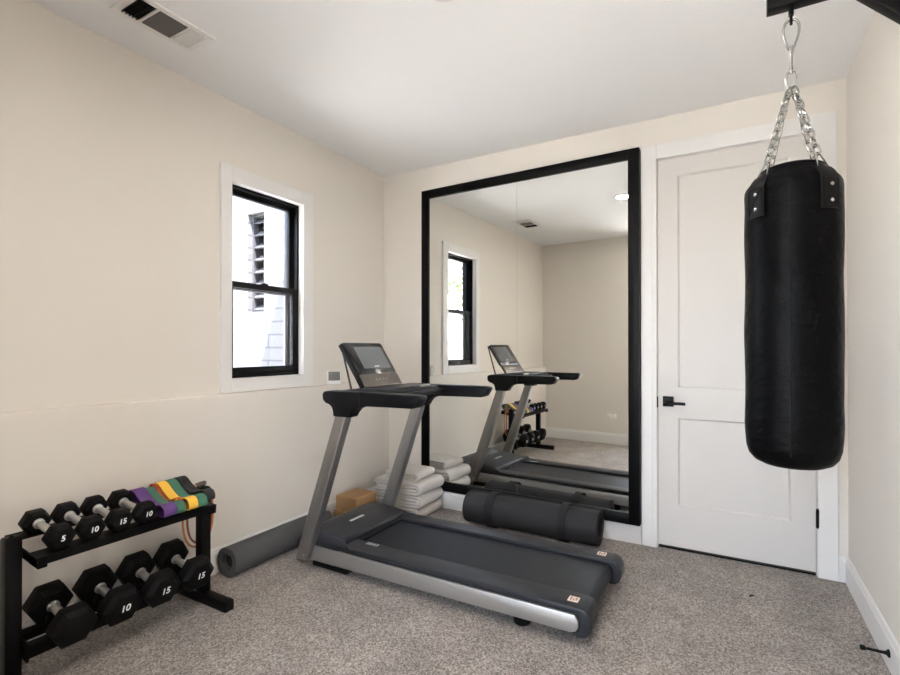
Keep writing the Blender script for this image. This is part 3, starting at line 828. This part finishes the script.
bm = B(); tube(bm, [(-2.328, 1.499, .565), (-2.330, 1.506, .5655)], .0135, 12); link('cuff', bm, M['pinkring'], gr)

# ------------------------------------------------------------------ rolled mats
def roll(name, label, cat, loc_, rot, length, Ro, m, straps=(), group=None, turns=5):
    t = thing(name, label, cat, loc_, group, rot)
    # spiral sheet along local X
    bm = B(); N = 36*turns; ri = Ro*.60; inner = []; outer = []
    pitch = (Ro-ri)/turns; th_ = pitch*.97
    for k in range(N+1):
        a = 2*PI*k/36; r = ri+pitch*(k/36)
        r = min(r, Ro-th_*0)
        inner.append((r-th_, a)); outer.append((r, a))
    off = -R(300)
    def P(r, a, x): return (x, r*math.cos(a+off), r*math.sin(a+off))
    S = []
    for x in (-length/2, length/2):
        S.append(([bm.verts.new(P(max(r, .002), a, x)) for r, a in inner], [bm.verts.new(P(r, a, x)) for r, a in outer]))
    (i0, o0), (i1, o1) = S
    for k in range(N):
        bm.faces.new((o0[k], o0[k+1], o1[k+1], o1[k])); bm.faces.new((i0[k], i1[k], i1[k+1], i0[k+1]))
        bm.faces.new((i0[k], i0[k+1], o0[k+1], o0[k])); bm.faces.new((i1[k], o1[k], o1[k+1], i1[k+1]))
    bm.faces.new((i0[N], i1[N], o1[N], o0[N])); bm.faces.new((i0[0], o0[0], o1[0], i1[0]))
    sh = link('mat', bm, m, t, 40)
    bm = B(); lathe(bm, [(0, -length/2+.03), (ri-th_*.8, -length/2+.03), (ri-th_*.8, length/2-.03), (0, length/2-.03)], 24, Matrix.Rotation(PI/2, 4, 'Y')); link('core', bm, M['foamcore'], t)  # black plug paints the shade inside the hollow of the roll
    for s_, w in straps:
        bm = B(); lathe(bm, [(Ro+.0005, -w), (Ro+.003, -w+.001), (Ro+.003, w-.001), (Ro+.0005, w)], 64, Matrix.Translation((s_, 0, 0)) @ Matrix.Rotation(PI/2, 4, 'Y'), cap=False)
        box(bm, s_-w*.9, s_+w*.9, -.02, .02, Ro-.002, Ro+.006, .002, mtx=Matrix.Rotation(R(62), 4, 'X'))
        link('strap', bm, M['strap'], t)
    return t
RM = .118
roll('exercise_mat', 'thick dark grey rolled mat with two black straps below the mirror', 'exercise mat', (-1.178, 3.172, RM+.003), (0, 0, 0), .93, RM, M['foam'], ((-.265, .031), (.247, .026)), turns=3)
roll('yoga_mat', 'plain grey rolled mat lying along the left wall baseboard', 'yoga mat', (-2.402, 2.115, .0865), (0, 0, -PI/2), .75, .0855, M['foam2'], (), turns=3)

# ------------------------------------------------------------------ blocks
for k, lb in enumerate(('lower tan cork yoga block, underneath the other one on the floor', 'upper tan cork yoga block stacked beside the folded towels')):
    bm = B(); box(bm, -.098, .098, -.113, .113, 0, .0985, .009, 3)
    o = link('yoga_block', bm, M['cork']); o.location = (-2.376-.012*(1-k), 2.79-.01*(1-k), .0005+k*.0995); o.rotation_euler = (0, 0, R(-1.5 if k else 2))
    tag(o, lb, 'yoga block', 'stacked cork yoga blocks')

# ------------------------------------------------------------------ towels
def towel(cx, cy, z, wx, wy, h, label, rot=0, seed=0, layers=4):
    lt = h/layers
    t_ = lt*.93
    zc = [lt*(k+.5) for k in range(layers)]
    x0, x1 = -wx/2, wx/2
    pts = []
    if layers == 4:
        r1 = 1.5*lt; r2 = .5*lt; xr = x1-r1-t_/2
        pts += [(x0+(xr-x0)*k/10, zc[0]) for k in range(11)]
        pts += [(xr+r1*math.sin(a), 2*lt-r1*math.cos(a)) for a in [PI*k/14 for k in range(1, 14)]]
        pts += [(xr+(x0+lt*.5-xr)*k/10, zc[3]) for k in range(11)]
        pts += [(x0+lt*.5-r2*math.sin(a), 3*lt+r2*math.cos(a)) for a in [PI*k/6 for k in range(1, 6)]]
        pts += [(x0+lt*.5+(xr-x0)*k/10*.97, zc[2]) for k in range(11)]
        xe = pts[-1][0]
        pts += [(xe+r2*math.sin(a), 2*lt+r2*math.cos(a)) for a in [PI*k/6 for k in range(1, 6)]]
        pts += [(xe+(x0+lt-xe)*k/10, zc[1]) for k in range(11)]
    n = len(pts); NY = 26
    bm = B(); secs = []
    nor = []
    for i in range(n):
        a = Vector(pts[max(0, i-1)]); b_ = Vector(pts[min(n-1, i+1)]); d = (b_-a).normalized(); nor.append(Vector((-d.y, d.x)))
    for j in range(NY+1):
        v = -1+2*j/NY; y = wy/2*math.copysign(1-(1-abs(v))**1.6, v)
        e = math.sqrt(max(0, 1-max(0, (abs(y)-(wy/2-t_*.6))/(t_*.6))**2)) if abs(y) > wy/2-t_*.6 else 1
        tt_ = t_/2*max(.12, e)
        row = []
        for p, nn in zip(pts, nor):
            for s_ in (1, -1):
                q = Vector((p[0]+nn.x*tt_*s_, y, p[1]+nn.y*tt_*s_))
                f = noise.noise(Vector((q.x*9+seed, q.y*9, q.z*14+seed)))
                q.x += f*.006*(1 if p[0] > 0 else .6); q.y += noise.noise(Vector((q.x*7, q.z*30+seed, seed)))*.007
                edge = min(1, (q.z)/.01)
                q.z += min(0, noise.noise(Vector((q.x*6, q.y*6, seed*3.1))))*.006*edge
                q.z = max(q.z, .0002)
                row.append(bm.verts.new(q))
        secs.append(row)
    for A, C in zip(secs, secs[1:]):
        for i in range(n-1):
            bm.faces.new((A[2*i], A[2*i+2], C[2*i+2], C[2*i])); bm.faces.new((A[2*i+1], C[2*i+1], C[2*i+3], A[2*i+3]))
        bm.faces.new((A[0], C[0], C[1], A[1])); bm.faces.new((A[-2], A[-1], C[-1], C[-2]))
    for row in (secs[0], secs[-1]):
        for i in range(n-1): bm.faces.new((row[2*i], row[2*i+1], row[2*i+3], row[2*i+2]))
    o = link('folded_towel', bm, M['towel'], None, 60)
    o.location = (cx, cy, z); o.rotation_euler = (0, 0, rot)
    return tag(o, label, 'towel', 'stack of folded towels')
towel(-2.150, 3.150, .0005, .40, .345, .083, 'folded grey towel on the carpet, bottom of the stack by the mirror', 0, 1)
towel(-2.148, 3.147, .085, .415, .345, .092, 'folded grey towel second from the bottom of the stack', R(1.5), 2)
towel(-2.148, 3.146, .1785, .425, .34, .094, 'folded grey towel just under the small top towel', R(-1), 3)
towel(-2.135, 3.14, .2735, .28, .26, .062, 'smallest folded grey towel on top of the towel stack', R(2), 4)

# ------------------------------------------------------------------ punching bag and wall bracket
BX, BY, BR = .193, 2.091, .1435
t = thing('punching_bag', 'long black leather punching bag hanging on chains from the bracket', 'punching bag', (BX, BY, .842))
def bag_fn(p, a, r, z):
    x, y, zz = p
    k = 1+.012*noise.noise(Vector((math.cos(a)*1.4, math.sin(a)*1.4, z*5)))+.006*noise.noise(Vector((math.cos(a)*3, math.sin(a)*3, z*16)))
    if z > .9: k += .03*(z-.9)/.15*math.cos(a*8)*.6
    return (x*k, y*k, zz)
prof = [(0, .012), (.05, .006), (.09, .010), (.115, .022), (.131, .042), (.139, .07), (.1425, .11)]
prof += [(BR+.0012*math.sin(z*17), z) for z in [.15+.04*k for k in range(20)]]
prof += [(.1435, .94), (.1435, .962), (.142, .978), (.137, .990), (.126, 1.004), (.112, 1.018), (.099, 1.030), (.093, 1.040), (.087, 1.044), (.07, 1.042), (.0, 1.038)]
bm = B(); lathe(bm, prof, 72, fn=bag_fn); body = link('bag_body', bm, M['leather'], t, 60)
va = math.atan2(-BY, -BX)   # direction from the bag to the camera
def radial(a, r, z): return Vector((r*math.cos(a), r*math.sin(a), z))
# vertical seam with welt
sa = va-R(2)
bm = B(); tube(bm, [radial(sa, BR+.001 if z < .95 else BR-.004*(z-.95)/.03, z) for z in [.06+.0455*k for k in range(21)]], .0022, 8)
link('seam', bm, M['leatherdark'], body)
# top collar and gathered folds
bm = B(); lathe(bm, [(.089, 1.030), (.095, 1.036), (.095, 1.043), (.089, 1.047), (.08, 1.046)], 48, cap=False); link('top_collar', bm, M['leather'], body)
tabs = [va+R(a) for a in (-43, 43, 137, -137)]
ring_z = 1.035
apex = Vector((0, 0, 2.170-.842))
for k, a in enumerate(tabs):
    rad = Vector((math.cos(a), math.sin(a), 0)); tan = Vector((-math.sin(a), math.cos(a), 0))
    # leather tab follows the bag side
    bm = B(); w = .032
    prof_t = [(1.012, .1225), (.996, .1365), (.975, .1480), (.94, .1500), (.90, .1500), (.868, .1485)]
    for sgn_ in (1,):
        rows = []
        for z, r in prof_t:
            rows.append([[bm.verts.new(rad*math.sqrt(max(rr*rr-u*u, 1e-6))+tan*u+Vector((0, 0, z))) for u in [-w+2*w*i/6 for i in range(7)]] for rr in (r, r+.004)])
        for A, C in zip(rows, rows[1:]):
            for q in (0, 1):
                for i in range(6): bm.faces.new((A[q][i], A[q][i+1], C[q][i+1], C[q][i]))
            for i in (0, 6): bm.faces.new((A[0][i], C[0][i], C[1][i], A[1][i]))
        for Rw in (rows[0], rows[-1]):
            for i in range(6): bm.faces.new((Rw[0][i], Rw[0][i+1], Rw[1][i+1], Rw[1][i]))
    # stitching ridges
    def on_tab(u, z, d=.0045):
        r = None
        for (za, ra), (zb2, rb) in zip(prof_t, prof_t[1:]):
            if zb2 <= z <= za: f = (z-zb2)/(za-zb2); r = rb+(ra-rb)*f
        r = r or .1495
        return rad*math.sqrt((r+d)**2-u*u)+tan*u+Vector((0, 0, z))
    tb = link('strap_tab', bm, M['leatherdark'], t, 40)
    bm = B()
    for path in ([(-.026, .965), (-.026, .876), (.026, .876), (.026, .965), (-.026, .965)], [(-.024, .879), (.024, .96)]):
        pts = []
        for (u0, z0_), (u1, z1_) in zip(path, path[1:]):
            for i in range(8): pts.append(on_tab(u0+(u1-u0)*i/8, z0_+(z1_-z0_)*i/8))
        pts.append(on_tab(*path[-1])); tube(bm, pts, .0011, 5)
    link('stitching', bm, M['leather'], tb)
    for z in (.945, .893):
        p = on_tab(0.002, z, .004); bm = B()
        lathe(bm, [(.0068, 0), (.006, .002), (.0035, .0034), (0, .0038)], 14, frame_mtx(p, tan, (0, 0, 1)))
        # make sure the dome faces outwards
        link('rivet', bm, M['steel'], tb)
    # triangular wire ring
    c = rad*.1265+Vector((0, 0, 1.002)); topp = rad*.104+Vector((0, 0, 1.064))
    bm = B(); tube(bm, [c+tan*.023, c+tan*.014+(topp-c)*.5, topp+tan*.004, topp-tan*.004, c-tan*.014+(topp-c)*.5, c-tan*.023], .0028, 8, True)
    link('wire_ring', bm, M['steel'], t)
    # chain
    bm = B(); p0 = topp+Vector((0, 0, -.004)); p1 = apex+rad*.010; d = p1-p0; Ltot = d.length; n = 9
    step = Ltot/n; d.normalize()
    s1 = d.orthogonal().normalized(); s2 = d.cross(s1)
    for i in range(n):
        c0 = p0+d*(step*(i+.5)); sd = s1 if i % 2 else s2
        pts = []; hl_ = step*.34; rw = .0100
        for q in range(16):
            aa = 2*PI*q/16; cx = math.cos(aa); sy = math.sin(aa)
            pts.append(c0+sd*rw*cx+d*(rw*sy+math.copysign(hl_, sy)*(1 if abs(sy) > 1e-6 else 0)))
        tube(bm, pts, .0031, 6, True)
    link('chain', bm, M['steel'], t)
# snap hook, swivel, carabiner
side = Vector((math.cos(va+PI/2), math.sin(va+PI/2), 0))
def pear(bm, zc, hgt, wt, wb, r, inv=False):
    pts = []
    for q in range(28):
        aa = 2*PI*q/28; c_, s_ = math.cos(aa), math.sin(aa)
        w_ = (wt if s_ > 0 else wb); w_ = wb+(wt-wb)*(s_+1)/2
        pts.append(Vector((0, 0, zc+hgt/2*s_))+side*w_*math.copysign(abs(c_)**.8, c_))
    tube(bm, pts, r, 8, True)
zz = lambda y: 1.258+(345.6-y)/491*1.722+.0 - .842
bm = B(); pear(bm, (zz(16)+zz(46))/2, zz(16)-zz(46), .030, .013, .0042); link('carabiner', bm, M['steel'], t)
bm = B(); tube(bm, [(0, 0, zz(42)), (0, 0, zz(47)), (0, 0, zz(52)), (0, 0, zz(62)), (0, 0, zz(66)), (0, 0, zz(70))], [.005, .007, .004, .004, .0075, .005], 12)
link('swivel', bm, M['steel'], t)
bm = B(); pear(bm, (zz(67)+zz(92))/2, zz(67)-zz(92), .021, .010, .0036); link('snap_hook', bm, M['steel'], t)

t = thing('bag_bracket', 'black steel wall bracket holding the punching bag', 'bracket', (XR, BY, 2.44))
Wb = loc(t)
def wb_(name, bm, m, parent=t): bm.transform(Wb); return link(name, bm, m, parent)
bm = B(); box(bm, .121, XR-.009, BY-.026, BY+.026, 2.461, 2.531, .003); wb_('arm', bm, M['black'])
bm = B(); box(bm, XR-.009, XR-.0005, BY-.05, BY+.05, 2.2, 2.60, .002); pl = wb_('wall_plate', bm, M['black'])
for z in (2.225, 2.245, 2.545, 2.58):
    bm = B(); lathe(bm, [(.011, 0), (.010, .006), (0, .007)], 6, frame_mtx((XR-.009, BY+.032, z), (0, -1, 0), (0, 0, 1))); wb_('bolt', bm, M['chrome'], pl)
bm = B(); p0, p1 = Vector((.352, BY, 2.486)), Vector((XR-.013, BY, 2.283)); dd = (p1-p0); Lb = dd.length
box(bm, 0, Lb, -.022, .022, -.02, .02, .003, mtx=frame_mtx(p0, dd, (0, 1, 0))); wb_('brace', bm, M['black'])
bm = B(); tube(bm, [(BX, BY, 2.465), (BX, BY, 2.428)], .008, 12)
tube(bm, [Vector((BX, BY, 2.415))+Vector((math.cos(va), math.sin(va), 0))*.012*math.cos(2*PI*q/20)+Vector((0, 0, .014*math.sin(2*PI*q/20))) for q in range(20)], .0048, 8, True)
wb_('eye_bolt', bm, M['black'])

# ------------------------------------------------------------------ door stop and scrap
t = thing('door_stop', 'black rigid door stop on the right baseboard', 'door stop', (XR-.015, 2.515, .068))
bm = B(); mY = Matrix.Rotation(-PI/2, 4, 'Y')
lathe(bm, [(0, 0), (.016, 0), (.015, .004), (.008, .010), (.006, .02), (.005, .07), (.0055, .074)], 20, mY); link('rod', bm, M['black'], t)
bm = B(); lathe(bm, [(.0055, .072), (.0095, .074), (.010, .086), (.008, .09), (0, .09)], 20, mY); link('rubber_tip', bm, M['rubber'], t)
bm = B(); tube(bm, smooth_path([(-.011, -.007, .004), (-.002, .001, .0075), (.006, .008, .004)], 4), [.002]+[.0042]*7+[.002], 8)
o = link('fabric_scrap', bm, M['strap']); o.location = (.097, 2.919, 0)
tag(o, 'tiny black scrap lying on the open carpet before the door', 'scrap')

# ------------------------------------------------------------------ light
w = bpy.data.worlds.new('sky'); SC.world = w; w.use_nodes = True
nt = w.node_tree; bg = nt.nodes['Background']
sky = nt.nodes.new('ShaderNodeTexSky'); sky.sky_type = 'HOSEK_WILKIE'
sd_ = Vector((.38, -.33, 1)).normalized()
sky.sun_direction = sd_; sky.turbidity = 3
hz = nt.nodes.new('ShaderNodeHueSaturation'); hz.inputs['Saturation'].default_value = .5   # thin haze
nt.links.new(sky.outputs['Color'], hz.inputs['Color']); nt.links.new(hz.outputs['Color'], bg.inputs['Color']); bg.inputs['Strength'].default_value = 29.0
sl = bpy.data.lights.new('sun', 'SUN'); sl.energy = 20; sl.angle = R(.53); sl.color = (1, .98, .955)
so = bpy.data.objects.new('sun', sl); COL.objects.link(so)
so.rotation_euler = sd_.to_track_quat('Z', 'Y').to_euler()

# ------------------------------------------------------------------ camera
cam = bpy.data.cameras.new('camera'); co = bpy.data.objects.new('camera', cam); COL.objects.link(co)
co.location = (0, 0, 1.2578); co.rotation_euler = (R(90.3197), 0, R(29.6327))
cam.sensor_fit = 'HORIZONTAL'; cam.sensor_width = 36; cam.lens = 490.6882/900*36
cam.shift_x = 0; cam.shift_y = (345.6338-337.5)/900; cam.clip_start = .02
SC.camera = co
vs = SC.view_settings
SC.display_settings.display_device = 'sRGB'
vs.view_transform = 'Standard'; vs.look = 'None'; vs.exposure = 1.57; vs.gamma = 1; vs.use_curve_mapping = False
